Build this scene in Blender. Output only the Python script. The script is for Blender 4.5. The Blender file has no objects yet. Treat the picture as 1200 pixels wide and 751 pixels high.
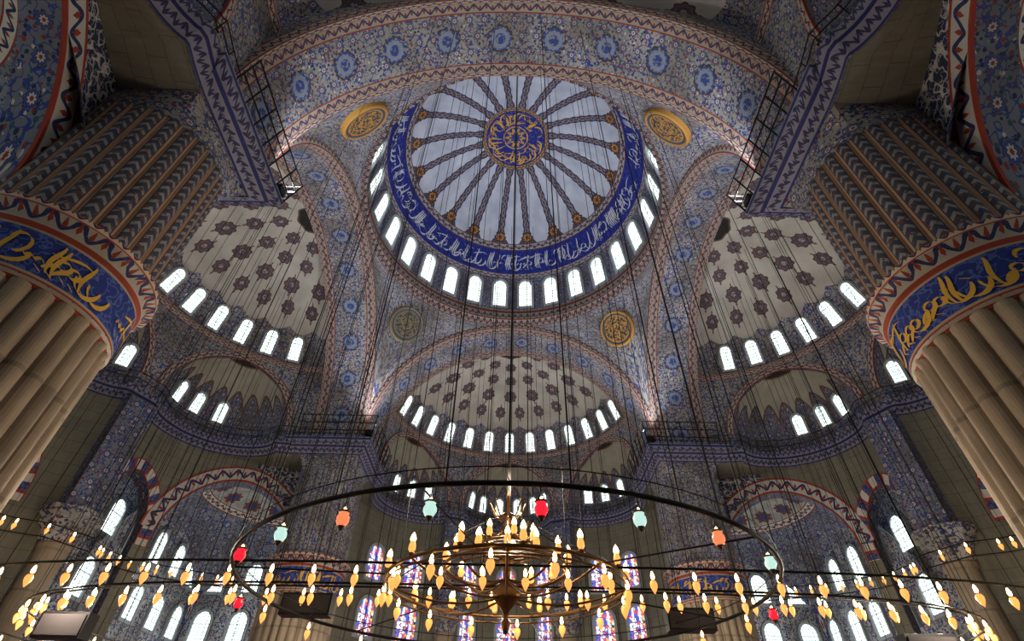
import bpy, math, random
from mathutils import Vector, Matrix
random.seed(11)
sc=bpy.context.scene
pi=math.pi
sin,cos,sqrt=math.sin,math.cos,math.sqrt
def C(r,g,b):
    f=lambda c:(c/255/12.92) if c/255<=.04045 else ((c/255+.055)/1.055)**2.4
    return (f(r),f(g),f(b),1.0)
# ------------------------------------------------------------ node expressions
class E:
    def __init__(s,m,x): s.m=m; s.x=x
    def __add__(s,o): return s.m.op('ADD',s,o)
    def __radd__(s,o): return s.m.op('ADD',o,s)
    def __sub__(s,o): return s.m.op('SUBTRACT',s,o)
    def __rsub__(s,o): return s.m.op('SUBTRACT',o,s)
    def __mul__(s,o): return s.m.op('MULTIPLY',s,o)
    def __rmul__(s,o): return s.m.op('MULTIPLY',o,s)
    def __truediv__(s,o): return s.m.op('DIVIDE',s,o)
    def __lt__(s,o): return s.m.op('LESS_THAN',s,o)
    def __gt__(s,o): return s.m.op('GREATER_THAN',s,o)
class Mat:
    def __init__(s,name,rough=.75,metal=0.0,spec=.3):
        s.mat=bpy.data.materials.new(name); s.mat.use_nodes=True
        s.nt=s.mat.node_tree; s.b=[n for n in s.nt.nodes if n.type=='BSDF_PRINCIPLED'][0]
        s.b.inputs['Roughness'].default_value=rough; s.b.inputs['Metallic'].default_value=metal
        s.b.inputs['Specular IOR Level'].default_value=spec
    def inp(s,sock,val):
        if isinstance(val,E): s.nt.links.new(val.x,sock)
        else: sock.default_value=val
    def op(s,o,a,b=None):
        n=s.nt.nodes.new('ShaderNodeMath'); n.operation=o
        s.inp(n.inputs[0],a)
        if b is not None: s.inp(n.inputs[1],b)
        return E(s,n.outputs[0])
    def uv(s):
        n=s.nt.nodes.new('ShaderNodeUVMap'); p=s.nt.nodes.new('ShaderNodeSeparateXYZ')
        s.nt.links.new(n.outputs[0],p.inputs[0]); return E(s,p.outputs[0]),E(s,p.outputs[1])
    def obj(s):
        n=s.nt.nodes.new('ShaderNodeTexCoord'); p=s.nt.nodes.new('ShaderNodeSeparateXYZ')
        s.nt.links.new(n.outputs['Object'],p.inputs[0]); return [E(s,p.outputs[i]) for i in range(3)]
    def vec(s,a,b,c=0.0):
        n=s.nt.nodes.new('ShaderNodeCombineXYZ'); s.inp(n.inputs[0],a); s.inp(n.inputs[1],b); s.inp(n.inputs[2],c); return E(s,n.outputs[0])
    def mix(s,f,a,b):
        n=s.nt.nodes.new('ShaderNodeMix'); n.data_type='RGBA'
        s.inp(n.inputs[0],f); s.inp(n.inputs[6],a); s.inp(n.inputs[7],b); return E(s,n.outputs[2])
    def noise(s,v,scale,det=2.0):
        n=s.nt.nodes.new('ShaderNodeTexNoise'); s.inp(n.inputs['Vector'],v); n.inputs['Scale'].default_value=scale; n.inputs['Detail'].default_value=det
        return E(s,n.outputs[0])
    def vor(s,v,scale,feat='F1'):
        n=s.nt.nodes.new('ShaderNodeTexVoronoi'); n.feature=feat; s.inp(n.inputs['Vector'],v); n.inputs['Scale'].default_value=scale
        p=s.nt.nodes.new('ShaderNodeSeparateColor')
        if feat=='F1': s.nt.links.new(n.outputs['Color'],p.inputs[0])
        return E(s,n.outputs['Distance']),E(s,p.outputs[0])
    def fr(s,a): return s.op('FRACT',a)
    def ab(s,a): return s.op('ABSOLUTE',a)
    def out(s,col,emis=None,st=1.0):
        s.inp(s.b.inputs['Base Color'],col)
        if emis is not None:
            s.inp(s.b.inputs['Emission Color'],emis); s.b.inputs['Emission Strength'].default_value=st
        return s.mat
    def rosette(s,fx,fy,r0,k=8,amp=.14):
        r=s.op('SQRT',fx*fx+fy*fy); a=s.op('ARCTAN2',fy,fx)
        w=s.op('COSINE',a*float(k))*amp+1.0
        return r/(w*r0)
NAVY=C(26,38,84); COB=C(42,66,140); RED=C(136,52,36); CREAM=C(200,192,176); TEAL=C(42,88,92); GOLD=C(196,150,60); BRN=C(96,70,52)
def iz(m,u,v,bg,k=1.0,flow=1.5,c1=NAVY,c2=RED,c3=COB):
    vec=m.vec(u*k,v*k)
    d,cr=m.vor(vec,5.2)
    leafc=m.mix(cr>.42,c1,m.mix(cr>.72,c2,m.mix(cr>.87,TEAL,CREAM)))
    col=m.mix(d<.36,bg,leafc)
    n=m.noise(vec,2.8,1.0)
    col=m.mix(m.ab(n-.5)<.026,col,c3)
    row=m.op('FLOOR',v/flow)
    fx=(m.fr(u/flow+row*.5)-.5)*flow; fy=(m.fr(v/flow)-.5)*flow
    q=m.rosette(fx,fy,flow*.24,8,.2)
    fl=m.mix(q<.78,bg,m.mix(q<.5,c3,m.mix(q<.25,CREAM,c2)))
    col=m.mix(q<1.0,col,m.mix(q<.85,c1,fl))
    dirt=m.noise(m.vec(u,v),.3,4.0)
    dk=m.op('MAXIMUM',(dirt-.38)*2.4,0.0)
    return m.mix(m.op('MINIMUM',dk,.65),col,C(70,62,50))
def border(m,t,al,a=RED,b=CREAM,c=NAVY,per=.7):
    vine=m.ab(t-.5-m.op('SINE',al*(2*pi/per))*.2)<.1
    fx=m.fr(al/per*2.0)-.5
    dots=(m.ab(fx)+m.ab(t-.5)*1.0)<.2
    col=m.mix(vine,b,c); col=m.mix(dots,col,a)
    e=m.ab(t-.5)>.38
    return m.mix(e,col,a)
# ------------------------------------------------------------ materials
def M_iznik(name,bg,k=1.0,flow=1.5,**kw):
    m=Mat(name); u,v=m.uv(); return m.out(iz(m,u,v,bg,k,flow,**kw))
m_izgrey=M_iznik('iznik_grey',C(148,148,142),1.0,1.0)
m_izblue=M_iznik('iznik_blue',C(112,118,130),1.1,.9)
m_izlight=M_iznik('iznik_light',C(188,190,186),.9,1.2)
def M_arab():
    m=Mat('arabesque_panel'); u,v=m.uv()
    n=m.noise(m.vec(u,v),1.9,1.0); n2=m.noise(m.vec(u+7.0,v),3.4,1.0)
    col=m.mix(m.ab(n-.5)<.035,C(44,50,78),C(186,184,180))
    col=m.mix(m.ab(n2-.5)<.025,col,C(150,152,160))
    return m.out(col)
m_arab=M_arab()
def M_solid(name,c,rough=.6,metal=0.0):
    m=Mat(name,rough,metal); u=m.obj(); n=m.noise(m.vec(*u),3.0,3.0)
    return m.out(m.mix(n,tuple(x*.8 for x in c[:3])+(1,),c))
m_black=M_solid('black_iron',C(26,24,24),.5,.6)
m_brass=M_solid('aged_brass',C(120,88,52),.4,.7)
m_gold=M_solid('gold_leaf',C(222,176,70),.45,.2)
m_white=M_solid('white_paint',C(205,210,225),.7)
m_frame=M_solid('window_plaster',C(160,166,172),.8)
m_grille=M_solid('speaker_grille',C(44,38,38),.9)
def M_stone(name,c1,c2,bh=.9,bw=1.8,js=.35):
    m=Mat(name,.85); u,v=m.uv(); vec=m.vec(u,v)
    n=m.noise(vec,.6,6.0); n2=m.noise(m.vec(u*3.0,v*.5),2.0,4.0)
    col=m.mix(n,c1,c2)
    row=m.op('FLOOR',v/bh)
    j=m.op('MAXIMUM',m.ab(m.fr(v/bh)-.5)>.475, m.ab(m.fr(u/bw+row*.5)-.5)>.488)
    col=m.mix(j*js,col,C(52,46,40)); col=m.mix(n2*.5,col,C(66,60,52))
    return m.out(col)
m_stone=M_stone('olive_stone',C(96,96,86),C(142,140,126),.7,1.5,.45)
m_pstone=M_stone('pier_marble',C(120,106,90),C(188,170,146),2.4,50)
def M_soffit():
    m=Mat('arch_soffit_iznik'); u,v=m.uv(); W=3.9
    base=iz(m,u,v,C(146,146,142),1.0,.85)
    per=3.1
    fx=(m.fr(u/per)-.5)*per; fy=v-W/2
    q=m.rosette(fx,fy,.74,12,.05)
    med=m.mix(q<.84,C(60,52,56),m.mix(q<.7,C(42,70,136),m.mix(q<.4,C(116,126,146),C(44,64,124))))
    med=m.mix(m.noise(m.vec(u,v),5.0,1.0)>.57,med,C(116,118,126))
    col=m.mix(q<1.0,base,med)
    bt=m.ab(v-W/2)
    t=(bt-(W/2-.62))/.62
    col=m.mix(t>0.0,col,border(m,t,u,C(122,52,38),C(142,132,118),C(42,50,88),.7))
    return m.out(col)
m_soffit=M_soffit()
def M_border(name,W,a=RED,b=CREAM,c=NAVY,per=.8):
    m=Mat(name); u,v=m.uv(); return m.out(border(m,m.fr(v/W),u,a,b,c,per))
m_bord=M_border('arch_border',.7,C(128,52,38),C(154,148,136),C(36,44,84),.6)
m_bord2=M_border('bay_arch_border',1.15,C(140,54,40),C(176,174,168),C(38,48,92),.9)
m_corn=M_border('cornice_paint',.75,C(40,44,100),C(122,124,140),C(52,48,80),.42)
m_ring=M_border('pier_ring_paint',.4,C(160,58,36),C(190,176,150),C(44,48,100),.35)
def M_vouss():
    m=Mat('striped_voussoir'); u,v=m.uv()
    f=m.fr(u/1.0); s=f>.5
    col=m.mix(s,C(190,186,180),m.mix(m.noise(m.vec(u,v),6.0)>.5,C(44,56,112),C(84,92,130)))
    col=m.mix(m.ab(f-.5)<.08,col,C(150,56,40)); col=m.mix(m.ab(v/.8-.5)>.42,col,C(140,58,42))
    return m.out(col)
m_vouss=M_vouss()
def M_dome():
    m=Mat('main_dome_paint'); th,ph=m.uv()
    r=m.op('COSINE',ph*(pi/180))*11.75
    u=th*11.75; v=ph*.205
    NR=20
    winz=iz(m,u,v,C(124,126,140),1.3,.8)
    n=m.noise(m.vec(u,v),3.0,2.0)
    blue=m.mix(n>.56,C(28,40,132),C(44,60,156))
    bor=border(m,m.fr((ph-34.0)/3.5),u,C(104,56,46),C(160,158,160),C(52,56,92),1.0)
    a=m.ab(m.fr(th*(NR/(2*pi)))-.5)
    dm=a*r*(2*pi/NR)
    lob=m.op('MAXIMUM',(44.0-ph)/6.5,0.0)
    lob2=m.op('MAXIMUM',(3.9-r)/1.0,0.0)
    w=lob*lob*.6+lob2*.2+.18+r*.012
    sp=m.op('SINE',ph*1.5)*.03
    rib=dm<(w+sp)
    vine=m.ab(dm-m.ab(m.op('SINE',ph*1.1))*.16)<.05
    ribc=m.mix(vine,C(72,74,96),C(140,138,148))
    ribc=m.mix((m.noise(m.vec(u,v),5.0,1.0)>.57),ribc,C(110,66,54))
    edge=m.ab(dm-(w+sp))<.05
    white=m.mix(m.noise(m.vec(u,v),.5,5.0),C(134,146,176),C(222,228,244))
    gore=m.mix(rib,white,ribc); gore=m.mix(edge,gore,C(50,54,96))
    sp2=m.rosette((m.fr(th*(NR/(2*pi)))-.5)*r*(2*pi/NR),(ph-40.5)*.2,.55,8,.15)
    gore=m.mix(sp2<1.0,gore,m.mix(sp2<.7,C(60,48,60),m.mix(sp2<.35,C(170,120,60),C(90,60,50))))
    col=m.mix(ph>19.0,winz,border(m,m.fr((ph-19.0)/2.5),u,C(130,96,60),C(160,160,170),C(52,56,92),.7))
    col=m.mix(ph>21.5,col,blue)
    col=m.mix(ph>34.0,col,bor)
    col=m.mix(ph>37.5,col,gore)
    mb=border(m,(r-2.8)/.4,th*3.0,C(60,60,100),C(170,140,90),C(90,56,50),.4)
    col=m.mix(r<3.2,col,mb)
    q=m.rosette(r*m.op('COSINE',th),r*m.op('SINE',th),.8,10,.25)
    mid=m.mix(q<1.0,C(30,42,140),m.mix(q<.6,C(190,150,64),C(40,50,130)))
    mid=m.mix(m.ab(r-1.12)<.06,mid,C(200,160,70))
    mid=m.mix(m.noise(m.vec(r*m.op('COSINE',th),r*m.op('SINE',th)),4.0,1.0)>.6,mid,C(84,88,130))
    col=m.mix(r<2.8,col,mid)
    return m.out(col)
m_dome=M_dome()
def M_semi():
    m=Mat('semi_dome_paint'); x,y,z=m.obj()
    X=x/11.6*11.0; Y=(y-15.6)
    r=m.op('SQRT',X*X+Y*Y); th=m.op('ARCTAN2',Y,X)
    bg=m.mix(m.noise(m.vec(x,y,z),.5,4.0),C(126,124,120),C(192,188,180))
    col=bg
    for rk,nk,off,s in ((2.6,5,0.0,.5),(4.5,8,.5,.52),(6.5,9,0.0,.6),(8.3,13,.5,.5)):
        fx=(m.fr(th*(nk/pi)+off)-.5)*(pi/nk*rk); fy=(r-rk)*.85
        q=m.rosette(fx,fy,s,8,.09)
        mc=m.mix(q<.8,C(74,58,60),m.mix(q<.6,C(112,82,74),m.mix(q<.3,C(72,68,88),C(150,132,120))))
        mc=m.mix(m.noise(m.vec(x,y,z),6.0,1.0)>.53,mc,C(72,66,76))
        col=m.mix(q<1.0,col,mc)
        tip=(m.ab(fx)*2.2+m.ab(m.ab(fy)-s*1.25))<.16
        col=m.mix(tip,col,C(96,70,66))
    u=th*11.0
    low=iz(m,u,z,C(140,140,136),1.2,.9)
    col=m.mix(r>(9.5+m.ab(m.op('SINE',th*15.0))*.4),col,low)
    q=m.rosette(X,Y,1.3,8,.04)
    col=m.mix(q<1.0,col,m.mix(q<.9,C(90,70,56),C(28,30,32)))
    return m.out(col)
m_semi=M_semi()
def M_exe():
    m=Mat('exedra_paint'); u,v=m.uv()
    bg=m.mix(m.noise(m.vec(u,v),.8,3.0),C(126,124,112),C(166,162,150))
    per=1.5
    fx=(m.fr(u/per)-.5); a=m.ab(fx)
    arc=v<(2.3-a*a*4.0)
    arc2=v<(2.1-a*a*5.0)
    col=m.mix(arc,bg,m.mix(arc2,C(96,70,60),iz(m,u,v,C(120,122,124),1.4,.7)))
    top=v>4.5
    col=m.mix(top,col,C(40,38,36)); col=m.mix(m.ab(v-4.45)<.08,col,C(110,80,50))
    return m.out(col)
m_exe=M_exe()
def M_pierup(name,line,dark,leaf):
    m=Mat(name); u,v=m.uv()
    f=m.fr(u); a=m.ab(f-.5)
    lf=m.ab(m.fr(v*2.6+a*1.6)-.5)<.2
    col=m.mix(lf,dark,leaf)
    col=m.mix(m.noise(m.vec(u*.5,v),6.0,1.0)>.6,col,C(104,72,60))
    col=m.mix(a>.3,col,C(60,58,66)); col=m.mix(a>.36,col,line)
    col=m.mix(m.noise(m.vec(u,v),1.0,3.0)*.4,col,C(60,56,54))
    return m.out(col)
m_pup=M_pierup('pier_striped_paint',C(176,142,114),C(56,64,88),C(142,142,140))
def M_band():
    m=Mat('pier_blue_band'); u,v=m.uv()
    n=m.noise(m.vec(u,v),3.0,2.0); vine=m.ab(n-.5)<.03
    col=m.mix(vine,C(36,52,124),C(72,92,158))
    col=m.mix(m.ab(v-.75)>.62,col,C(160,146,120)); col=m.mix(m.ab(v-.75)>.69,col,C(140,56,38))
    return m.out(col)
m_band=M_band()
def M_glass(name,stained,st):
    m=Mat(name,.3); u,v=m.uv()
    if stained:
        d,cr=m.vor(m.vec(u,v),4.5); d2,_=m.vor(m.vec(u,v),4.5,'DISTANCE_TO_EDGE')
        col=m.mix(cr>.35,C(70,100,235),m.mix(cr>.6,C(225,80,120),m.mix(cr>.78,C(245,235,240),C(240,190,110))))
        col=m.mix(m.ab(m.ab(u)-.35)<.1,col,C(255,245,250))
        col=m.mix(d2<.05,col,C(10,10,16))
    else:
        fx=m.fr(u*3.4+.5)-.5; fy=m.fr(v*3.4)-.5
        r=fx*fx+fy*fy
        ln=(r>.2)
        t=m.mix(m.noise(m.vec(u,v),.7,1.0),C(236,248,242),C(255,255,250))
        col=m.mix(ln,t,C(110,140,134))
    return m.out(C(20,20,24),col,st)
m_glass=M_glass('window_glass',False,3.3)
m_glass2=M_glass('window_glass_high',False,3.3)
m_stain=M_glass('stained_glass',True,1.6)
def M_em(name,c,st):
    m=Mat(name,.3); mt=m.out(c,c,st)
    try: mt.cycles.emission_sampling='NONE'
    except Exception: pass
    return mt
m_bulb=M_em('lamp_flame',C(255,222,150),10.0)
m_cup=M_em('amber_glass',C(250,170,88),1.2)
m_lred=M_em('red_lantern_glass',C(225,30,50),1.3)
m_lgrn=M_em('pale_green_lantern_glass',C(190,230,218),1.0)
m_lor=M_em('orange_lantern_glass',C(235,130,85),1.1)
def M_carpet():
    m=Mat('red_carpet',.95); u,v=m.uv(); return m.out(iz(m,u,v,C(120,60,54),.8,2.0))
m_carpet=M_carpet()
# ------------------------------------------------------------ mesh builder
class MB:
    def __init__(s): s.v=[];s.t=[];s.f=[];s.m=[]
    def sheet(s,fn,us,vs,mi=0):
        b=len(s.v); nv=len(vs)
        for u in us:
            for v in vs:
                p=fn(u,v); s.v.append(p[:3]); s.t.append(p[3:5] if len(p)>=5 else (u,v))
        for i in range(len(us)-1):
            for j in range(nv-1):
                a=b+i*nv+j; s.f.append((a,a+1,a+nv+1,a+nv)); s.m.append(mi)
    def quad(s,ps,uvs=None,mi=0):
        b=len(s.v); s.v+= [tuple(p) for p in ps]; s.t+= (uvs or [(0,0)]*len(ps)); s.f.append(tuple(range(b,b+len(ps)))); s.m.append(mi)
    def box(s,c,d,mi=0):
        x,y,z=c; a,b_,h=d[0]/2,d[1]/2,d[2]/2
        P=lambda i,j,k:(x+i*a,y+j*b_,z+k*h)
        for q in (((-1,-1,-1),(1,-1,-1),(1,-1,1),(-1,-1,1)),((1,-1,-1),(1,1,-1),(1,1,1),(1,-1,1)),((1,1,-1),(-1,1,-1),(-1,1,1),(1,1,1)),((-1,1,-1),(-1,-1,-1),(-1,-1,1),(-1,1,1)),((-1,-1,1),(1,-1,1),(1,1,1),(-1,1,1)),((-1,1,-1),(1,1,-1),(1,-1,-1),(-1,-1,-1))):
            ps=[P(*k) for k in q]
            if q[0][0]==q[1][0]==q[2][0]: uv=[(p[1],p[2]) for p in ps]
            elif q[0][1]==q[1][1]==q[2][1]: uv=[(p[0],p[2]) for p in ps]
            else: uv=[(p[0],p[1]) for p in ps]
            s.quad(ps,uv,mi)
    def tube(s,pts,r,n=6,mi=0,closed=False):
        pts=[Vector(p) for p in pts]; N=len(pts)
        b=len(s.v)
        for i,p in enumerate(pts):
            if closed: t=pts[(i+1)%N]-pts[i-1]
            else: t=pts[min(i+1,N-1)]-pts[max(i-1,0)]
            t.normalize(); up=Vector((0,0,1)) if abs(t.z)<.9 else Vector((1,0,0))
            a=t.cross(up).normalized(); c=a.cross(t)
            for k in range(n):
                q=p+a*(r*cos(2*pi*k/n))+c*(r*sin(2*pi*k/n)); s.v.append(tuple(q)); s.t.append((k/n,i*.3))
        for i in range(N if closed else N-1):
            for k in range(n):
                i2=(i+1)%N; s.f.append((b+i*n+k,b+i*n+(k+1)%n,b+i2*n+(k+1)%n,b+i2*n+k)); s.m.append(mi)
    def lathe(s,prof,c=(0,0,0),n=12,mi=0):
        x,y,z=c
        s.sheet(lambda t,k:(x+prof[int(k)][0]*cos(t),y+prof[int(k)][0]*sin(t),z+prof[int(k)][1],t,prof[int(k)][1]),[2*pi*i/n for i in range(n+1)],list(range(len(prof))),mi)
    def window(s,p,rt,up,nin,w,h,mf=0,mg=1,fw=.16,pr=.14):
        p=Vector(p);rt=Vector(rt).normalized();up=Vector(up).normalized();nin=Vector(nin).normalized()
        hw=w/2; sp=h-hw*1.15
        def outl(e):
            o=[(-hw-e,-e),(-hw-e,sp)]
            for i in range(1,8):
                a=pi-pi*i/8; o.append(((hw+e)*cos(a),sp+(hw*1.15+e)*sin(a)))
            o+= [(hw+e,sp),(hw+e,-e)]; return o
        A=outl(0);B=outl(fw); P=lambda q,d:tuple(p+rt*q[0]+up*q[1]+nin*d)
        n=len(A)
        for i in range(n):
            j=(i+1)%n
            s.quad([P(A[i],pr),P(A[j],pr),P(B[j],pr),P(B[i],pr)],[A[i],A[j],B[j],B[i]],mf)
            s.quad([P(A[i],.02),P(A[j],.02),P(A[j],pr),P(A[i],pr)],None,mf)
            s.quad([P(B[i],-.35),P(B[j],-.35),P(B[j],pr),P(B[i],pr)],None,mf)
        s.quad([P(q,.03) for q in A],list(A),mg)
        s.tube([P((0,0),.06),P((0,h),.06)],.03,4,mf)
        k=1
        while k*.75<sp:
            s.tube([P((-hw,k*.75),.06),P((hw,k*.75),.06)],.025,4,mf); k+=1
def obj(name,mb,mats,smooth=False,parent=None,rot=0.0,data=None):
    if data is None:
        me=bpy.data.meshes.new(name); me.from_pydata(mb.v,[],mb.f)
        ul=me.uv_layers.new(name='UVMap')
        for p in me.polygons:
            p.material_index=mb.m[p.index]; p.use_smooth=smooth
            for li in p.loop_indices: ul.data[li].uv=mb.t[me.loops[li].vertex_index]
        for m in mats: me.materials.append(m)
    else: me=data
    o=bpy.data.objects.new(name,me); sc.collection.objects.link(o)
    o.rotation_euler=(0,0,rot)
    if parent: o.parent=parent
    return o
def empty(name,rot=0.0,loc=(0,0,0)):
    e=bpy.data.objects.new(name,None); sc.collection.objects.link(e); e.rotation_euler=(0,0,rot); e.location=loc; return e
def lsp(a,b,n): return [a+(b-a)*i/n for i in range(n+1)]
# ------------------------------------------------------------ calligraphy
def callig(mb,L,h,mapf,mi=0,w=.085,adv=.34):
    def stroke(pts,ww=1.0):
        n=len(pts); b=len(mb.v)
        for i,(x,y) in enumerate(pts):
            k=w*h*ww*(.35+.65*sin(pi*(i+.5)/n)); dx,dy=.75*k,.5*k
            for sg in (-1,1):
                q=mapf(x*h+sg*dx,y*h+sg*dy); mb.v.append(q); mb.t.append((x*h,y*h))
        for i in range(n-1): mb.f.append((b+2*i,b+2*i+1,b+2*i+3,b+2*i+2)); mb.m.append(mi)
    x=.1; X=L/h
    while x<X-.7:
        t=random.random(); j=random.uniform(-.06,.06)
        if t<.36:
            stroke([(x+.05*sin(k*.6)+.02*k/5,.1+j+.8*k/8) for k in range(9)],1.0); x+=adv*.6
        elif t<.54:
            stroke([(x+.3-.3*cos(pi*k/10),.42+j-.34*sin(pi*k/10)) for k in range(11)],1.2); x+=adv*1.5
        elif t<.64:
            stroke([(x+.13+.13*cos(2*pi*k/10),.42+j+.12*sin(2*pi*k/10)) for k in range(11)]); stroke([(x+.2+.25*k/6,.36+j-.2*(k/6)**2) for k in range(7)]); x+=adv*1.1
        elif t<.75:
            stroke([(x+.5*k/12,.3+j+.09*abs(sin(k*pi/4))) for k in range(13)]); x+=adv*1.3
        elif t<.88:
            stroke([(x-.1+.9*k/12,.62+j+.22*sin(k*pi/12)*(1-k/20)) for k in range(13)],.9); x+=adv*.5
        else:
            stroke([(x+.06+.14*cos(4.5*k/9)*(1+k/9),.62+.16*sin(4.5*k/9)*(1+k/9)) for k in range(10)],1.0); x+=adv*.8
        if random.random()<.6:
            yy=random.choice([.05,.1,.82,.55]); stroke([(x,yy),(x+.04,yy+.05),(x+.08,yy+.06)],1.6)
# ------------------------------------------------------------ constants
D=24.5; R=11.75; HB=34.6; PX=13.9; PR=2.4; ZA=20.6; RA=11.5; CY=15.6; RX=11.6; RY=11.0
FL=-1.6
class Plan:
    def __init__(s,pts):
        s.p=[Vector((a,b)) for a,b in pts]; s.s=[0.0]
        for i in range(1,len(s.p)): s.s.append(s.s[-1]+(s.p[i]-s.p[i-1]).length)
        s.L=s.s[-1]
    def at(s,t):
        t0=max(0,min(s.L,t)); lo,hi=0,len(s.s)-1
        while hi-lo>1:
            m=(lo+hi)//2
            if s.s[m]<=t0: lo=m
            else: hi=m
        d=s.p[hi]-s.p[lo]; L=max(d.length,1e-9); d=d/L
        q=s.p[lo]+d*(t-s.s[lo] if (t<0 or t>s.L) else t0-s.s[lo])
        return q,Vector((d.y,-d.x))
    def off(s,t,o,z):
        q,n=s.at(t); q2,n2=s.at(t-.25); q3,n3=s.at(t+.25); nn=(n+n2+n3).normalized()
        return (q.x+nn.x*o,q.y+nn.y*o,z)
NRP=400
ring=Plan([(RX*cos(pi*i/NRP),CY+RY*sin(pi*i/NRP)) for i in range(NRP+1)])
EH=4.6; ED=2.2
exc=[ring.L*.5-10.9,ring.L*.5,ring.L*.5+10.9]
def exout(s0):
    q,n=ring.at(s0); return n
def lobept(s):
    q,n=ring.at(s)
    for s0 in exc:
        if abs(s-s0)<EH:
            o=exout(s0); q=q+o*(ED*sqrt(1-((s-s0)/EH)**2)); break
    return q
ss=[]
for i in range(1201): ss.append(ring.L*i/1200)
for s0 in exc:
    for e in (-EH,EH):
        for k in (.0,.002,.01,.03,.06): ss.append(s0+e-math.copysign(k,e))
ss=sorted(ss)
lobe=Plan([tuple(lobept(s)) for s in ss])
sB=exc[0]+1.5
def bez(a,b,c,d,t): return a*(1-t)**3+b*3*t*(1-t)**2+c*3*t*t*(1-t)+d*t**3
pB=lobept(sB); pB2=lobept(sB+.15); dB=(pB2-pB).normalized()
A0=Vector((14.7,15.9)); A1=Vector((14.3,18.2)); A2=pB-dB*2.8
first=[bez(A0,A1,A2,pB,t) for t in lsp(0,1,80)]
midp=[lobept(s) for s in ss if sB<s<ring.L-sB]
last=[Vector((-p.x,p.y)) for p in reversed(first)]
low=Plan([tuple(p) for p in first+midp+last])
def low_s_near(P):
    return min((( low.at(s)[0]-P).length,s) for s in lsp(0,low.L,1500))[1]
sC=low_s_near(lobept(exc[0]+EH-.01)); sC2=low_s_near(lobept(exc[1]-EH+.01))
# ------------------------------------------------------------ wall with arches
def archf(t): return max(0,(1-abs(t)**1.9))**.56
def arch_wall(mb,plan,s0,s1,z0,z1,ops,thick,mf=0,mr=1,step=.3,panel=None):
    n=int((s1-s0)/step)+1; cols=set(round(x,4) for x in lsp(s0,s1,n))
    for c,h,zs,ri in ops:
        for k in range(25): cols.add(round(c-h*cos(pi*k/24),4))
    cols=sorted(cols)
    def zt(s,mid):
        for c,h,zs,ri in ops:
            if c-h-1e-4<=mid<=c+h+1e-4: return zs+ri*archf(min(1,abs(s-c)/h)),True
        return z0,False
    for a,b in zip(cols[:-1],cols[1:]):
        mid=(a+b)/2; za,ia=zt(a,mid); zb,ib=zt(b,mid)
        mm=mf
        if panel and ia and (mid<panel[0] or mid>s1-panel[0]): mm=panel[1]
        mb.quad([plan.off(a,0,za),plan.off(b,0,zb),plan.off(b,0,z1),plan.off(a,0,z1)],[(a,za),(b,zb),(b,z1),(a,z1)],mm)
        mb.quad([plan.off(a,thick,za),plan.off(b,thick,zb),plan.off(b,thick,z1),plan.off(a,thick,z1)],[(a,za),(b,zb),(b,z1),(a,z1)],mf)
        if ia: mb.quad([plan.off(a,0,za),plan.off(b,0,zb),plan.off(b,thick,zb),plan.off(a,thick,za)],[(a,0),(b,0),(b,thick),(a,thick)],mr)
    for c,h,zs,ri in ops:
        for e in (-h,h):
            s=c+e; mb.quad([plan.off(s,0,z0),plan.off(s,thick,z0),plan.off(s,thick,zs),plan.off(s,0,zs)],[(0,z0),(thick,z0),(thick,zs),(0,zs)],mr)
def archivolt(mb,plan,op,z0,bw,mi,proud=.08,W=None):
    c,h,zs,ri=op; W=W or bw
    P=[]
    if z0<zs: P.append((c-h,z0,-1,0))
    for k in range(33):
        a=pi-pi*k/32; t=cos(a); P.append((c+h*t,zs+ri*archf(t),cos(a),sin(a)))
    if z0<zs: P.append((c+h,z0,1,0))
    L=0; prev=None; rows=[]
    for s,z,nx,nz in P:
        if prev: L+=sqrt((s-prev[0])**2+(z-prev[1])**2)
        prev=(s,z); rows.append((s,z,nx,nz,L))
    prof=[(0,.0,0),(0,-proud,0),(bw,-proud,W),(bw,0,W)]
    mb.sheet(lambda i,j:(lambda r,p:plan.off(r[0]+r[2]*p[0],p[1],r[1]+r[3]*p[0])+(r[4],p[2]))(rows[int(i)],prof[int(j)]),list(range(len(rows))),[0,1,2,3],mi)
# ------------------------------------------------------------ MODULE meshes
mb=MB(); NA=72
angs=lsp(0,pi,NA)
def arcp(a,r,y): return (r*cos(a),y,ZA+r*sin(a))
mb.sheet(lambda a,y:arcp(a,RA,y)+(a*RA,y-11.7),angs,[11.7,13.0,14.3,CY],0)
mb.sheet(lambda a,r:arcp(a,r,CY)+(a*RA,r-RA),angs,[RA,13.2,15.5],1)
for prof,(r0,r1) in ((0,(RA-.02,12.15)),(0,(12.2,12.5))):
    yy=11.55 if r0<12 else 11.62
    for (ra,rb,ya,yb) in ((r0,r1,yy,yy),(r0,r0,yy,11.8),(r1,r1,yy,11.9)):
        mb.sheet(lambda a,k:arcp(a,ra+(rb-ra)*k,ya+(yb-ya)*k)+(a*12,k*.7),angs,[0,1],2)
for (ra,rb,ya,yb) in ((RA-.05,12.2,CY+.12,CY+.12),(RA-.05,RA-.05,CY-.1,CY+.12)):
    mb.sheet(lambda a,k:arcp(a,ra+(rb-ra)*k,ya+(yb-ya)*k)+(a*12,k*.7),angs,[0,1],2)
arch_me=None
for i in range(4):
    o=obj('great_arch',mb,[m_soffit,m_izgrey,m_bord],True,None,i*pi/2,arch_me); arch_me=o.data
mbs=MB(); ZR=26.7; HS=5.9
mbs.sheet(lambda a,p:(RX*cos(a)*cos(p),CY+RY*sin(a)*cos(p),ZR+HS*sin(p),a*11,p*8),lsp(0,pi,64),lsp(0,pi/2,20),0)
mbd=MB(); ops=[(s0,EH,21.0,4.9) for s0 in exc]
arch_wall(mbd,ring,0,ring.L,20.0,ZR,ops,.5,0,1)
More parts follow.
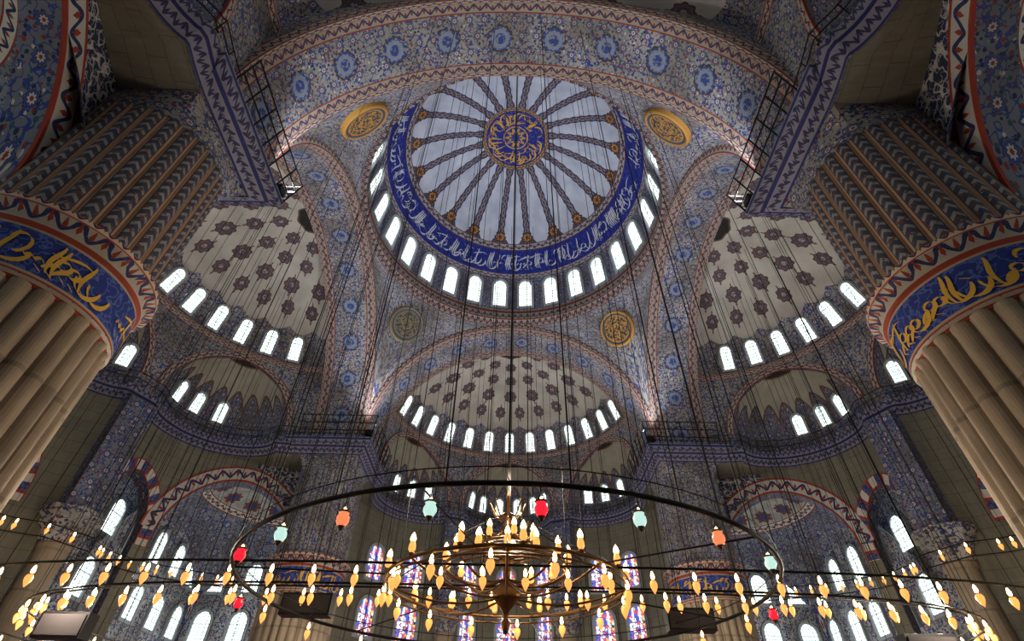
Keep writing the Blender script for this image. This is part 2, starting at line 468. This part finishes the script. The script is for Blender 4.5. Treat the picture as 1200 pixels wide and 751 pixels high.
for op in ops: archivolt(mbd,ring,op,21.0,.45,2,.1,.7)
for o0,o1,z0,z1 in ((0,-.25,ZR-.3,ZR-.12),(-.25,-.25,ZR-.12,ZR+.1),(-.25,.1,ZR+.1,ZR+.12)):
    mbd.sheet(lambda s,k:ring.off(s,o0+(o1-o0)*k,z0+(z1-z0)*k)+(s,k*.7),lsp(0,ring.L,90),[0,1],2)
mbe=MB()
for s0 in exc:
    o=exout(s0)
    def ef(t,p):
        a=-EH*cos(t)*cos(p); b=ED*sin(t)*cos(p); q,_=ring.at(s0+a)
        return (q.x+o.x*b,q.y+o.y*b,21.0+4.9*sin(p),(t)*EH*1.05,p*3.4)
    mbe.sheet(ef,lsp(0,pi,32),lsp(0,pi/2,14),0)
mbe.sheet(lambda s,z:lobe.off(s,0,z)+(s,z),lsp(0,lobe.L,240),[18.7,21.02],1)
mbc=MB()
cprof=[(0,18.75),(-.2,18.95),(-.2,19.05),(-.45,19.2),(-.45,19.3),(-.6,19.4),(-.6,19.75),(-.5,19.8),(0,19.82)]
def sweep(mb,plan,prof,n,mi):
    L=[0]
    for i in range(1,len(prof)): L.append(L[-1]+sqrt((prof[i][0]-prof[i-1][0])**2+(prof[i][1]-prof[i-1][1])**2))
    mb.sheet(lambda s,k:plan.off(s,prof[int(k)][0],prof[int(k)][1])+(s,L[int(k)]),lsp(0,plan.L,n),list(range(len(prof))),mi)
sweep(mbc,lobe,cprof,260,0)
for zz in (20.2,20.7): mbc.tube([lobe.off(s,-.65,zz) for s in lsp(.2,lobe.L-.2,150)],.03,4,1)
for s in lsp(.4,lobe.L-.4,46): mbc.tube([lobe.off(s,-.5,19.8),lobe.off(s,-.65,20.75)],.03,4,1)
mbw=MB()
NSW=15
for i in range(1,NSW-1):
    a=pi*(i+.5)/NSW
    px,py=RX*cos(a),CY+RY*sin(a); n=Vector((-cos(a),-sin(a),0)); up=Vector((-cos(a)*.42,-sin(a)*.42,1)).normalized()
    rt=Vector((-sin(a),cos(a),0)); nin=rt.cross(up); 
    if nin.dot(n)<0: nin=-nin
    mbw.window((px-cos(a)*.36,py-sin(a)*.36,ZR+.35),rt,up,nin,.85,2.05)
for ei,s0 in enumerate(exc):
    o=exout(s0)
    for t in ((.5,.64,.78) if ei==0 else (.22,.36,.5) if ei==2 else (.15,.29,.43,.57,.71,.85)):
        th=pi*t; a=-EH*cos(th); b=ED*sin(th); q,_=ring.at(s0+a)
        pos=Vector((q.x+o.x*b,q.y+o.y*b,21.05)); q2,_=ring.at(s0-EH*cos(th+.05)); b2=ED*sin(th+.05)
        tg=(Vector((q2.x+o.x*b2,q2.y+o.y*b2,21.05))-pos).normalized(); n=Vector((-tg.y,tg.x,0))
        if n.dot(Vector((-o.x,-o.y,0)))<0: n=-n
        up=(Vector((0,0,1))+n*.18).normalized()
        mbw.window(pos+n*.16,tg,up,n,.72,1.6)
meshes={}
for i in range(4):
    rot=i*pi/2
    e=empty('semi_dome',rot)
    for nm,b,mats,sm in (('shell',mbs,[m_semi],True),('drum_wall',mbd,[m_izgrey,m_izblue,m_bord],False),('exedra_shells',mbe,[m_exe,m_izblue],True)):
        o=obj(nm,b,mats,sm,e,0,meshes.get(nm)); meshes[nm]=o.data
    o=obj('cornice',mbc,[m_corn,m_black],False,None,rot,meshes.get('c')); meshes['c']=o.data
    o=obj('window_%d'%(i+1),mbw,[m_frame,m_glass],False,None,rot,meshes.get('w')); meshes['w']=o.data
# ------------------------------------------------------------ lower walls
def col_strip(mb,q,n):
    t=Vector((-n.y,n.x)); c=q-n*.35
    mb.lathe([(1.25,FL),(1.25,FL+.5),(1.0,FL+.8),(.8,FL+1.0),(.72,9.2),(.85,9.3),(.85,9.5),(.78,9.6)],(c.x,c.y,0),20,3)
    mb.lathe([(.78,9.6),(.95,9.8),(1.0,10.2),(1.3,10.5),(1.35,10.9),(1.6,11.0),(1.6,11.4),(0,11.4)],(c.x,c.y,0),8,4)
    for (a,b,o0,o1) in ((-.95,.95,-.9,-.9),(-.95,-.95,-.9,.2),(.95,.95,-.9,.2)):
        P=lambda k,z:(q.x+t.x*(a+(b-a)*k)+n.x*(o0+(o1-o0)*k),q.y+t.y*(a+(b-a)*k)+n.y*(o0+(o1-o0)*k),z,k*1.9,z)
        mb.sheet(P,[0,1],[11.4,18.9],5)
def build_low(ops,soff=True):
    mbl=MB()
    arch_wall(mbl,low,0,low.L,FL,18.76,ops,1.1,0,1,.3,(4.2,7))
    mbl.sheet(lambda t,k:(lambda a,b:(a[0]+(b[0]-a[0])*k,a[1]+(b[1]-a[1])*k,18.76,t*40,k*3))(low.off(low.L*t,0,0),lobe.off(lobe.L*t,-.02,0)),lsp(0,1,160),[0,1],0)
    for op in ops: archivolt(mbl,low,op,(op[2] if op[1]>3.8 else 11.4),(1.15 if op[1]>3.8 else .8),(2 if op[1]<3.8 else 6),.1,(1.15 if op[1]>3.8 else .8))
    for sgn in (0,1):
        q,n=ring.at(exc[0]+EH+.75) if sgn==0 else ring.at(exc[2]-EH-.75); col_strip(mbl,q,n)
    return mbl
h1=(sC-5.0-.5)/2
side_ops=[(.3+h1,h1,12.6,4.5),(sC-2.35,1.95,12.2,3.4),(low.L/2,3.4,12.0,4.6),(low.L-.3-h1,h1,12.6,4.5),(low.L-sC+2.35,1.95,12.2,3.4)]
mbl=build_low(side_ops)
lowm=[m_stone,m_izblue,m_vouss,m_pstone,m_izlight,m_izblue,m_bord2,m_arab]
me=None
for nm,i in (('wall_west',1),('wall_entrance',2),('wall_east',3)):
    o=obj(nm,mbl,lowm,False,None,i*pi/2,me); me=o.data
obj('wall_qibla',build_low([]),lowm)
mbqw=MB()
def s_at_x(x):
    best=min((abs(low.at(s)[0].x-x),s) for s in lsp(2,low.L-2,800)); return best[1]
for x in (-11.6,-8.5,-3.6,0,3.6,8.5,11.0):
    for z0 in (8.9,13.1):
        s=s_at_x(x); q,n=low.at(s)
        n=-n; mbqw.window((q.x+n.x*.12,q.y+n.y*.12,z0),(n.y,-n.x,0),(0,0,1),(n.x,n.y,0),1.6,2.7,0,1,.25)
obj('window_5',mbqw,[m_frame,m_stain])
mba=MB()
def ac(s,k):
    p0=Vector(low.off(s,.6,0)[:2]); d=(p0-Vector((0,CY-6))).normalized(); p=p0+d*(14*k)
    p.x=max(-13.9,min(13.9,p.x)); p.y=min(30,p.y)
    return (p.x,p.y,18.4,p.x,p.y)
mba.sheet(ac,lsp(0,low.L,120),[0,1],0)
me=None
for i in range(4):
    o=obj('ceiling',mba,[m_izlight],False,None,i*pi/2,me); me=o.data
mbv=MB(); HV=8.1; CV=21.85; zv=9.4
mbv.sheet(lambda x,y:(CV+x,CV+y,zv+sqrt(max(0,2*HV*HV-x*x-y*y))*1.0,x,y),lsp(-HV,HV,32),lsp(-HV,HV,32),0)
def M_vault():
    m=Mat('corner_vault_paint'); u,v=m.uv()
    r=m.op('SQRT',u*u+v*v); th=m.op('ARCTAN2',v,u)
    col=iz(m,u,v,C(130,132,138),1.0,1.2)
    col=m.mix(r<5.6,col,m.mix(m.noise(m.vec(u,v),1.0)>.5,C(150,146,140),C(165,162,158)))
    fx=(m.fr(th*(12/(2*pi)))-.5)*2.2; q=m.rosette(fx,r-4.3,.7,8,.15)
    col=m.mix(q<1.0,col,m.mix(q<.6,C(110,60,50),C(60,64,110)))
    col=m.mix(m.ab(r-5.6)<.35,col,border(m,(r-5.25)/.7,th*5.6,RED,CREAM,NAVY,.8))
    q=m.rosette(u,v,2.2,12,.1); col=m.mix(q<1.0,col,m.mix(q<.7,C(110,60,50),COB))
    return m.out(col)
m_vault=M_vault(); me=None
for i in range(4):
    o=obj('corner_vault',mbv,[m_vault],True,None,i*pi/2,me); me=o.data
mbo=MB(); mbo.sheet(lambda x,z:(x,30.0,z,x,z),[-30,0,30],[FL,19.0],0)
mow=MB()
for x in (-28.2,-24.8,-21.4,-18.0,-14.6,14.6,18.0,21.4,24.8,28.2):
    for z0 in (4.8,9.4,13.6):
        mow.window((x,29.9,z0),(1,0,0),(0,0,1),(0,-1,0),1.5,2.5,0,1,.25)
me=None;me2=None
for i,nm in enumerate(('wall_outer_qibla','wall_outer_west','wall_outer_entrance','wall_outer_east')):
    o=obj(nm,mbo,[m_izlight],False,None,i*pi/2,me); me=o.data
    o=obj('window_%d'%(6+i),mow,[m_frame,m_glass],False,None,i*pi/2,me2); me2=o.data
mf=MB(); mf.sheet(lambda x,y:(x,y,FL,x,y),lsp(-30,30,4),lsp(-30,30,4)); obj('floor',mf,[m_carpet])
# ------------------------------------------------------------ piers
NF=28
def pier(name,x,y):
    mb=MB(); n=NF*8
    def fl(amp):
        def f(th,rad): 
            return rad-amp+amp*abs(sin(NF*th/2))**.7
        return f
    ths=lsp(0,2*pi,n)
    f1=fl(.2); f2=fl(.12)
    def sh(prof,f,mi,us=1.0,v0=0):
        def g(t,k):
            rad,z=prof[int(k)]; r=f(t,rad) if f else rad
            return (x+r*cos(t),y+r*sin(t),z,t*us,z-v0)
        mb.sheet(g,ths,list(range(len(prof))),mi)
    sh([(3.0,FL),(3.0,FL+.7),(2.75,FL+.9),(2.6,FL+1.3)],None,0,2.4)
    sh([(2.45,FL+1.3),(2.45,8.95),(2.5,9.15)],f1,0,2.4)
    sh([(2.35,9.1),(2.52,9.25)],None,3,2.4,9.1)
    sh([(2.52,9.25),(2.52,10.75)],None,1,2.4,9.25)
    sh([(2.52,10.75),(2.6,10.85),(2.64,11.1),(2.82,11.2),(2.82,11.25)],None,3,2.4,10.75)
    sh([(2.82,11.25),(2.82,11.45),(2.4,11.5)],None,4,2.4,11.25)
    sh([(2.45,11.45),(2.45,17.6)],f2,2,NF/(2*pi),11.4)
    def lo(t,k):
        c,s_=cos(t),sin(t); r1=2.4; r2=2.3/max(abs(c),abs(s_)); e=k**1.5; r=r1+(r2-r1)*e
        return (x+r*c,y+r*s_,17.5+1.35*k,t*2.4,k*2)
    mb.sheet(lo,ths,lsp(0,1,6),5)
    sq=[(-2.3,-2.3),(2.3,-2.3),(2.3,2.3),(-2.3,2.3),(-2.3,-2.3)]
    prof=[(0,18.75),(.25,18.95),(.25,19.05),(.6,19.2),(.6,19.3),(.95,19.4),(.95,19.8),(.85,19.85),(.0,19.9),(0,20.7)]
    L=0;LL=[0]
    for i in range(1,len(prof)):
        L+=sqrt((prof[i][0]-prof[i-1][0])**2+(prof[i][1]-prof[i-1][1])**2); LL.append(L)
    mb.sheet(lambda i,k:(x+sq[int(i)][0]+math.copysign(prof[int(k)][0],sq[int(i)][0]),y+sq[int(i)][1]+math.copysign(prof[int(k)][0],sq[int(i)][1]),prof[int(k)][1],i*4.6,LL[int(k)]),[0,1,2,3,4],list(range(len(prof))),6)
    sx=-math.copysign(1,x); sy=-math.copysign(1,y); e=3.2
    pts=[(x-sx*2.3,y+sy*e),(x+sx*e,y+sy*e),(x+sx*e,y-sy*2.3)]
    pto=[(x-sx*2.3,y+sy*(e+.35)),(x+sx*(e+.35),y+sy*(e+.35)),(x+sx*(e+.35),y-sy*2.3)]
    for zz,w in ((20.3,.35),(20.9,.7),(21.5,1.0)):
        mb.tube([(p[0]+(o[0]-p[0])*w,p[1]+(o[1]-p[1])*w,zz) for p,o in zip(pts,pto)],.045,4,7)
    for i in (0,1):
        for k in lsp(0,1,6):
            a=[pts[i][j]+(pts[i+1][j]-pts[i][j])*k for j in (0,1)]; b=[pto[i][j]+(pto[i+1][j]-pto[i][j])*k for j in (0,1)]
            mb.tube([(a[0],a[1],19.6),(b[0],b[1],21.55)],.045,4,7)
    callig(mb,2*pi*2.55,1.2,lambda a,b:(x+2.56*cos(-a/2.55),y+2.56*sin(-a/2.55),9.4+b),8,.06,.2)
    return obj(name,mb,[m_pstone,m_band,(m_pup if y<0 else m_izgrey),m_bord,m_ring,m_izgrey,m_corn,m_black,m_gold],False)
for sx in (-1,1):
    for sy in (-1,1): pier('stone_pier',sx*PX,sy*PX)
# ------------------------------------------------------------ pendentives + drum + dome
mp=MB(); RS=R*sqrt(2)
for q in range(4):
    def pf(t,k):
        a=q*pi/2+t; c,s_=cos(a),sin(a); rs=R/max(abs(c),abs(s_)); r=R+(rs-R)*k
        return (r*c,r*s_,ZA+sqrt(max(0,RS*RS-r*r)),a*12.5,k*7)
    mp.sheet(pf,lsp(0,pi/2,36),lsp(0,1,16),0)
mp.sheet(lambda t,k:(([R,R,R-.35,R-.35,R-.15,R-.15,R])[int(k)]*cos(t),([R,R,R-.35,R-.35,R-.15,R-.15,R])[int(k)]*sin(t),([ZA+R,ZA+R+.25,ZA+R+.5,ZA+R+.95,ZA+R+1.1,HB-.1,HB])[int(k)],t*R,([0,.25,.5,.95,.3,.9,1.2])[int(k)]),lsp(0,2*pi,96),list(range(7)),1)
obj('pendentives',mp,[m_izgrey,m_bord],True)
def M_roundel(c1,c2,nm):
    m=Mat(nm); u,v=m.uv(); r=m.op('SQRT',u*u+v*v)
    n=m.noise(m.vec(u,v),3.0,2.0)
    col=m.mix(m.ab(n-.5)<.05,c1,c2)
    col=m.mix(r>1.12,col,C(60,70,90)); col=m.mix(m.ab(r-1.16)<.05,col,c2); col=m.mix(r>1.38,col,c2); col=m.mix(m.ab(r-.42)<.05,col,c2)
    return m.out(col)
m_rnd=M_roundel(C(44,56,66),C(168,124,58),'roundel_gold'); m_rnd2=M_roundel(C(52,58,62),C(112,100,76),'roundel_dark')
for q in range(4):
    a=pi/4+q*pi/2; r=13.4; z=ZA+sqrt(RS*RS-r*r); p=Vector((r*cos(a),r*sin(a),z)); n=(Vector((0,0,ZA))-p).normalized()
    mr=MB(); nn=Vector((0,0,1)).rotation_difference(n).to_matrix()
    def rf(t,k):
        rad,h=((0,.3),(.9,.32),(1.3,.34),(1.5,.42),(1.6,.34),(1.62,-.2))[int(k)]
        w=p+nn@Vector((rad*cos(t),rad*sin(t),h)); return tuple(w)+(rad*cos(t),rad*sin(t))
    mr.sheet(rf,lsp(0,2*pi,32),list(range(6)),0)
    obj('calligraphy_roundel',mr,[m_rnd if q!=1 else m_rnd2])
md=MB()
def df(t,p): pr=p*pi/180; return (R*cos(pr)*cos(t),R*cos(pr)*sin(t),HB+R*sin(pr),t,p)
md.sheet(df,lsp(0,2*pi,140),lsp(0,90,60),0)
NW=28
for i in range(NW):
    a=2*pi*(i+.5)/NW; up=Vector((-cos(a)*.16,-sin(a)*.16,1)).normalized(); rt=Vector((-sin(a),cos(a),0)); nin=rt.cross(up)
    if nin.dot(Vector((cos(a),sin(a),0)))>0: nin=-nin
    md.window(((R-.05)*cos(a),(R-.05)*sin(a),HB+.35),rt,up,nin,1.2,3.1,1,2,.22,.22)
rr=R-.06
def dm_(a,b):
    t=a/11.0; p=(22.9*pi/180)+b/11.75; return (rr*cos(p)*cos(t),rr*cos(p)*sin(t),HB+rr*sin(p))
callig(md,2*pi*11.0,2.05,dm_,3,.042,.16)
def dm2(a,b):
    t=a/1.9; rad=2.74-b; ph=math.acos(rad/R); return (rr/R*rad*cos(t),rr/R*rad*sin(t),HB+rr*sin(ph))
callig(md,2*pi*1.9,1.55,dm2,4,.042,.13)
obj('main_dome',md,[m_dome,m_frame,m_glass2,m_white,m_gold],True)
# ------------------------------------------------------------ chandeliers
CC=(0.0,-10.5)
def lamp(mb,p,s=1.0,mc=2):
    x,y,z=p
    mb.tube([(x,y,z),(x,y,z-.25)],.012,4,0)
    zz=z-.25
    mb.lathe([(.06*s,0),(.08*s,-.01*s),(.085*s,-.03*s)],(x,y,zz),8,1)
    mb.lathe([(.08*s,-.03*s),(.11*s,-.1*s),(.10*s,-.2*s),(.05*s,-.3*s),(.015*s,-.36*s),(0,-.38*s)],(x,y,zz),8,mc)
    mb.lathe([(.0,.0),(.045*s,.03*s),(.06*s,.1*s),(.04*s,.19*s),(0,.27*s)],(x,y,zz),6,3)
def cand(mb,p,s=1.0):
    x,y,z=p
    mb.lathe([(.02,-.12*s),(.07*s,-.06*s),(.09*s,0),(.05*s,.02*s)],(x,y,z),8,1)
    mb.lathe([(.05*s,.02*s),(.095*s,.1*s),(.09*s,.2*s),(.06*s,.3*s)],(x,y,z),8,2)
    mb.lathe([(.05*s,.28*s),(.08*s,.36*s),(.05*s,.46*s),(0,.54*s)],(x,y,z),6,3)
def circ(cx,cy,r,z,n=64): return [(cx+r*cos(2*pi*i/n),cy+r*sin(2*pi*i/n),z) for i in range(n)]
def topz(x,y):
    if sqrt(x*x+y*y)<R-.3: return HB+sqrt(R*R-x*x-y*y)-.1
    if abs(y)>=11 and abs(x)<11: return ZA+sqrt(max(0,RA*RA-x*x)) -.05
    return 20
lm=[m_black,m_brass,m_cup,m_bulb,m_lred,m_lgrn,m_lor]
mc=MB()
for r,z,n in ((3.0,3.75,28),(1.6,4.15,14),(.75,4.7,7)):
    mc.tube(circ(CC[0],CC[1],r,z),.045,6,1,True); mc.tube(circ(CC[0],CC[1],r,z-.16),.025,5,1,True)
    for i in range(n):
        a=2*pi*(i+.5)/n; x=CC[0]+r*cos(a); y=CC[1]+r*sin(a)
        if i%2 or r<2: cand(mc,(x,y,z+.08),.86)
        else: lamp(mc,(x,y,z-.02),.85)
mc.lathe([(0,2.7),(.06,2.75),(.12,2.95),(.05,3.05),(.09,3.2),(.3,3.45),(.36,3.6),(.2,3.75),(.08,3.85),(.1,4.2),(.2,4.35),(.1,4.5),(.06,4.9),(.16,5.05),(.2,5.2),(.1,5.35),(.05,5.7),(.09,5.8),(.02,6.3)],(CC[0],CC[1],0),14,1)
for i in range(8):
    a=2*pi*i/8
    def arm(r1,z1,zs,bul):
        return [(CC[0]+(.1+(r1-.1)*k)*cos(a),CC[1]+(.1+(r1-.1)*k)*sin(a),zs+(z1-zs)*k+bul*sin(pi*k)) for k in lsp(0,1,10)]
    mc.tube(arm(3.0,3.75,3.5,-.25),.03,5,1); mc.tube(arm(1.6,4.15,3.9,-.25),.03,5,1); mc.tube(arm(.75,4.7,4.4,-.12),.025,5,1)
    mc.tube(arm(3.0,3.75,5.6,.0),.014,4,0)
    mc.tube(arm(.8,5.2,5.2,-.3),.03,4,1); mc.tube(arm(.5,5.9,5.5,-.2),.025,4,1)
mc.tube([(0,-10.5,6.2),(0,-10.5,topz(0,-10.5))],.035,5,0)
ch=obj('brass_chandelier',mc,lm,True)
mr=MB(); RR=6.35; ZRr=3.55
mr.tube(circ(0,CC[1],RR,ZRr,120),.045,6,0,True)
mr.tube(circ(0,CC[1],RR,ZRr+.28,120),.012,4,0,True)
ROLL=math.radians(1.2)
def angle_for_px(px,py,r,cy,z):
    X=px-600; Y=py-375; X0=X*cos(ROLL)+Y*sin(ROLL)
    lo,hi=-1.5,1.5; th=42.5*pi/180
    for _ in range(50):
        b=(lo+hi)/2; x=r*sin(b); y=cy-r*cos(b)+D; Xp=600*x/(y*cos(th)+z*sin(th))
        if Xp<X0: lo=b
        else: hi=b
    return b
def lantern(mb,p,mi,s=1.0):
    x,y,z=p
    mb.tube([(x,y,z),(x,y,z-.12)],.012,4,0)
    for k in range(3):
        a=2*pi*k/3; mb.tube([(x,y,z-.12),(x+.09*s*cos(a),y+.09*s*sin(a),z-.28)],.006,4,0)
    mb.lathe([(.11*s,-.27),(.11*s,-.29),(.10*s,-.30)],(x,y,z),10,1)
    mb.lathe([(.10*s,-.29),(.085*s,-.32),(.12*s,-.38),(.12*s,-.43),(.07*s,-.51)],(x,y,z),10,mi)
    mb.lathe([(.07*s,-.51),(.04*s,-.54),(.03*s,-.57),(.0,-.59)],(x,y,z),8,1)
    mb.lathe([(.0,-.2),(.05*s,-.26),(.0,-.34)],(x,y,z),6,3)
for px,py,mi in ((272,658,4),(290,630,4),(337,612,5),(408,600,6),(507,590,5),(633,590,4),(745,598,5),(835,610,6),(895,630,5),(923,650,4)):
    b=angle_for_px(px,py,RR,CC[1],ZRr); lantern(mr,(RR*sin(b),CC[1]-RR*cos(b),ZRr),mi,.88)
for i in range(20):
    a=2*pi*(i+.5)/20; x=RR*cos(a); y=CC[1]+RR*sin(a)
    mr.tube([(x,y,ZRr),(x,y,max(20,topz(x,y)) if abs(x)<11 and y>-15.6 else 26)],.015,4,0)
    if sin(a)>.1: lamp(mr,(x,y,ZRr),.72)
for i in range(6):
    a=2*pi*i/6+.3; mr.tube([(3*cos(a),CC[1]+3*sin(a),3.75),(RR*cos(a),CC[1]+RR*sin(a),ZRr)],.02,4,0)
obj('lantern_ring',mr,lm,True)
def supr(rx,ry,z,n=200,e=4.0):
    o=[]
    for i in range(n):
        a=2*pi*i/n; c,s_=cos(a),sin(a); o.append((math.copysign(abs(c)**(2/e),c)*rx,math.copysign(abs(s_)**(2/e),s_)*ry,z))
    return o
def resample(pts,step):
    out=[];acc=0;N=len(pts)
    for i in range(N):
        a=Vector(pts[i]);b=Vector(pts[(i+1)%N]);L=(b-a).length
        while acc<L: out.append(a+(b-a)*(acc/L)); acc+=step
        acc-=L
    return out
for rx,ry,z,st in ((17.5,12.2,3.75,.95),(15.5,10.2,3.85,1.0),(16.5,8.0,4.35,1.1)):
    mo=MB(); P=supr(rx,ry,z); mo.tube(P,.03,5,0,True)
    for k,p in enumerate(resample(P,st)):
        lamp(mo,tuple(p),.76)
        if k%2==0:
            tz=topz(p.x,p.y)
            if tz==20: tz=26 if abs(p.x)<15 else 27
            mo.tube([tuple(p),(p.x,p.y,tz)],.013,4,0)
    obj('oil_lamp_ring',mo,lm,True)
# strings of small lamps along the side galleries
mg=MB()
gp=[low.off(s,-1.5,10.2) for s in lsp(2.0,low.L-2.0,120)]
mg.tube(gp,.03,4,0); mg.tube([(p[0],p[1],9.5) for p in gp],.03,4,0)
for i,p in enumerate(gp):
    if i%3==0: lamp(mg,p,.95)
    if i%6==0: mg.tube([p,(p[0],p[1],19.2)],.013,4,0)
me=None
for i in (1,3):
    o=obj('gallery_lamp_string',mg,lm,True,None,i*pi/2,me); me=o.data
for x,y,z,w in ((-6.2,-6.6,4.15,1.55),(5.7,-6.6,3.95,1.45),(-12.0,-8.4,3.1,1.3),(11.4,-8.6,2.95,1.4)):
    ms=MB(); ms.box((x,y,z),(w,.45,.62),0); ms.box((x,y-.235,z),(w-.12,.02,.5),1)
    for d in (-w/3,w/3): ms.tube([(x+d,y,z+.3),(x+d,y,z+6)],.012,4,0)
    for d in (-w/4,w/4): ms.lathe([(.18,0),(.15,.03),(0,.03)],(x+d,y,z+.31),10,0)
    obj('loudspeaker',ms,[m_black,m_grille])
for sx in (-1,1):
    for sy in (-1,1):
        ms=MB(); x,y=sx*10.95,sy*10.95
        ms.box((x,y,20.25),(.5,.5,.4),0); ms.tube([(x,y,19.85),(x,y,20.1)],.06,6,0); ms.lathe([(.16,.18),(.2,.26),(.0,.22)],(x,y,20.25),10,0)
        obj('floodlight',ms,[m_black])
# ------------------------------------------------------------ lights
def light(kind,loc,en,col,rad=.1,tgt=None,ang=2.6):
    l=bpy.data.lights.new('flood',kind); l.energy=en; l.color=col; l.shadow_soft_size=rad
    if kind=='SPOT': l.spot_size=ang; l.spot_blend=.8
    o=bpy.data.objects.new('lamp_light',l); sc.collection.objects.link(o); o.location=loc
    if tgt: o.rotation_euler=(Vector(tgt)-Vector(loc)).to_track_quat('-Z','Y').to_euler()
cool=(.9,.95,1.0); warm=(1.0,.8,.58); neu=(1,.97,.92)
for sx in (-1,1):
    for sy in (-1,1):
        light('SPOT',(sx*10.9,sy*10.9,20.8),3000,cool,.15,(0,0,44))
for i in range(4):
    a=i*pi/2
    for x in (-4.9,4.9):
        p=Matrix.Rotation(a,3,'Z')@Vector((x,24.6,20.6)); t=Matrix.Rotation(a,3,'Z')@Vector((0,14,28))
        light('SPOT',tuple(p),(750 if i!=2 else 330),neu,.15,tuple(t))
light('POINT',(0,-10.5,6.6),1700,warm,.15)
for x,y in ((-12,-9),(12,-9),(-15,0),(15,0),(0,8),(0,0),(-9,8),(9,8)):
    light('POINT',(x,y,4.0),(900 if y>-5 else (1050 if x<0 else 1400)),(1,.88,.72),.15)
light('POINT',(0,18,4.0),900,(1,.9,.76),.15)
for sx in (-1,1):
    for sy in (-1,1): light('POINT',(sx*22,sy*22,6),(1300 if sy>0 else 450),neu,.2)
w=bpy.data.worlds.new('sky'); sc.world=w; w.use_nodes=True
bg=[n for n in w.node_tree.nodes if n.type=='BACKGROUND'][0]
st=w.node_tree.nodes.new('ShaderNodeTexSky'); 
try: st.sky_type='NISHITA'; st.sun_disc=False
except Exception: pass
w.node_tree.links.new(st.outputs[0],bg.inputs[0]); bg.inputs[1].default_value=.2
cam=bpy.data.cameras.new('cam'); cam.lens=18; cam.sensor_width=36; cam.clip_end=300
co=bpy.data.objects.new('camera',cam); sc.collection.objects.link(co); co.location=(0,-D,0)
co.rotation_euler=(Matrix.Rotation(math.radians(132.5),3,'X')@Matrix.Rotation(ROLL,3,'Z')).to_euler()
sc.camera=co
for o in list(sc.objects):
    if o.parent is None: o.location.z+=1.6
sc.view_settings.view_transform='Standard'
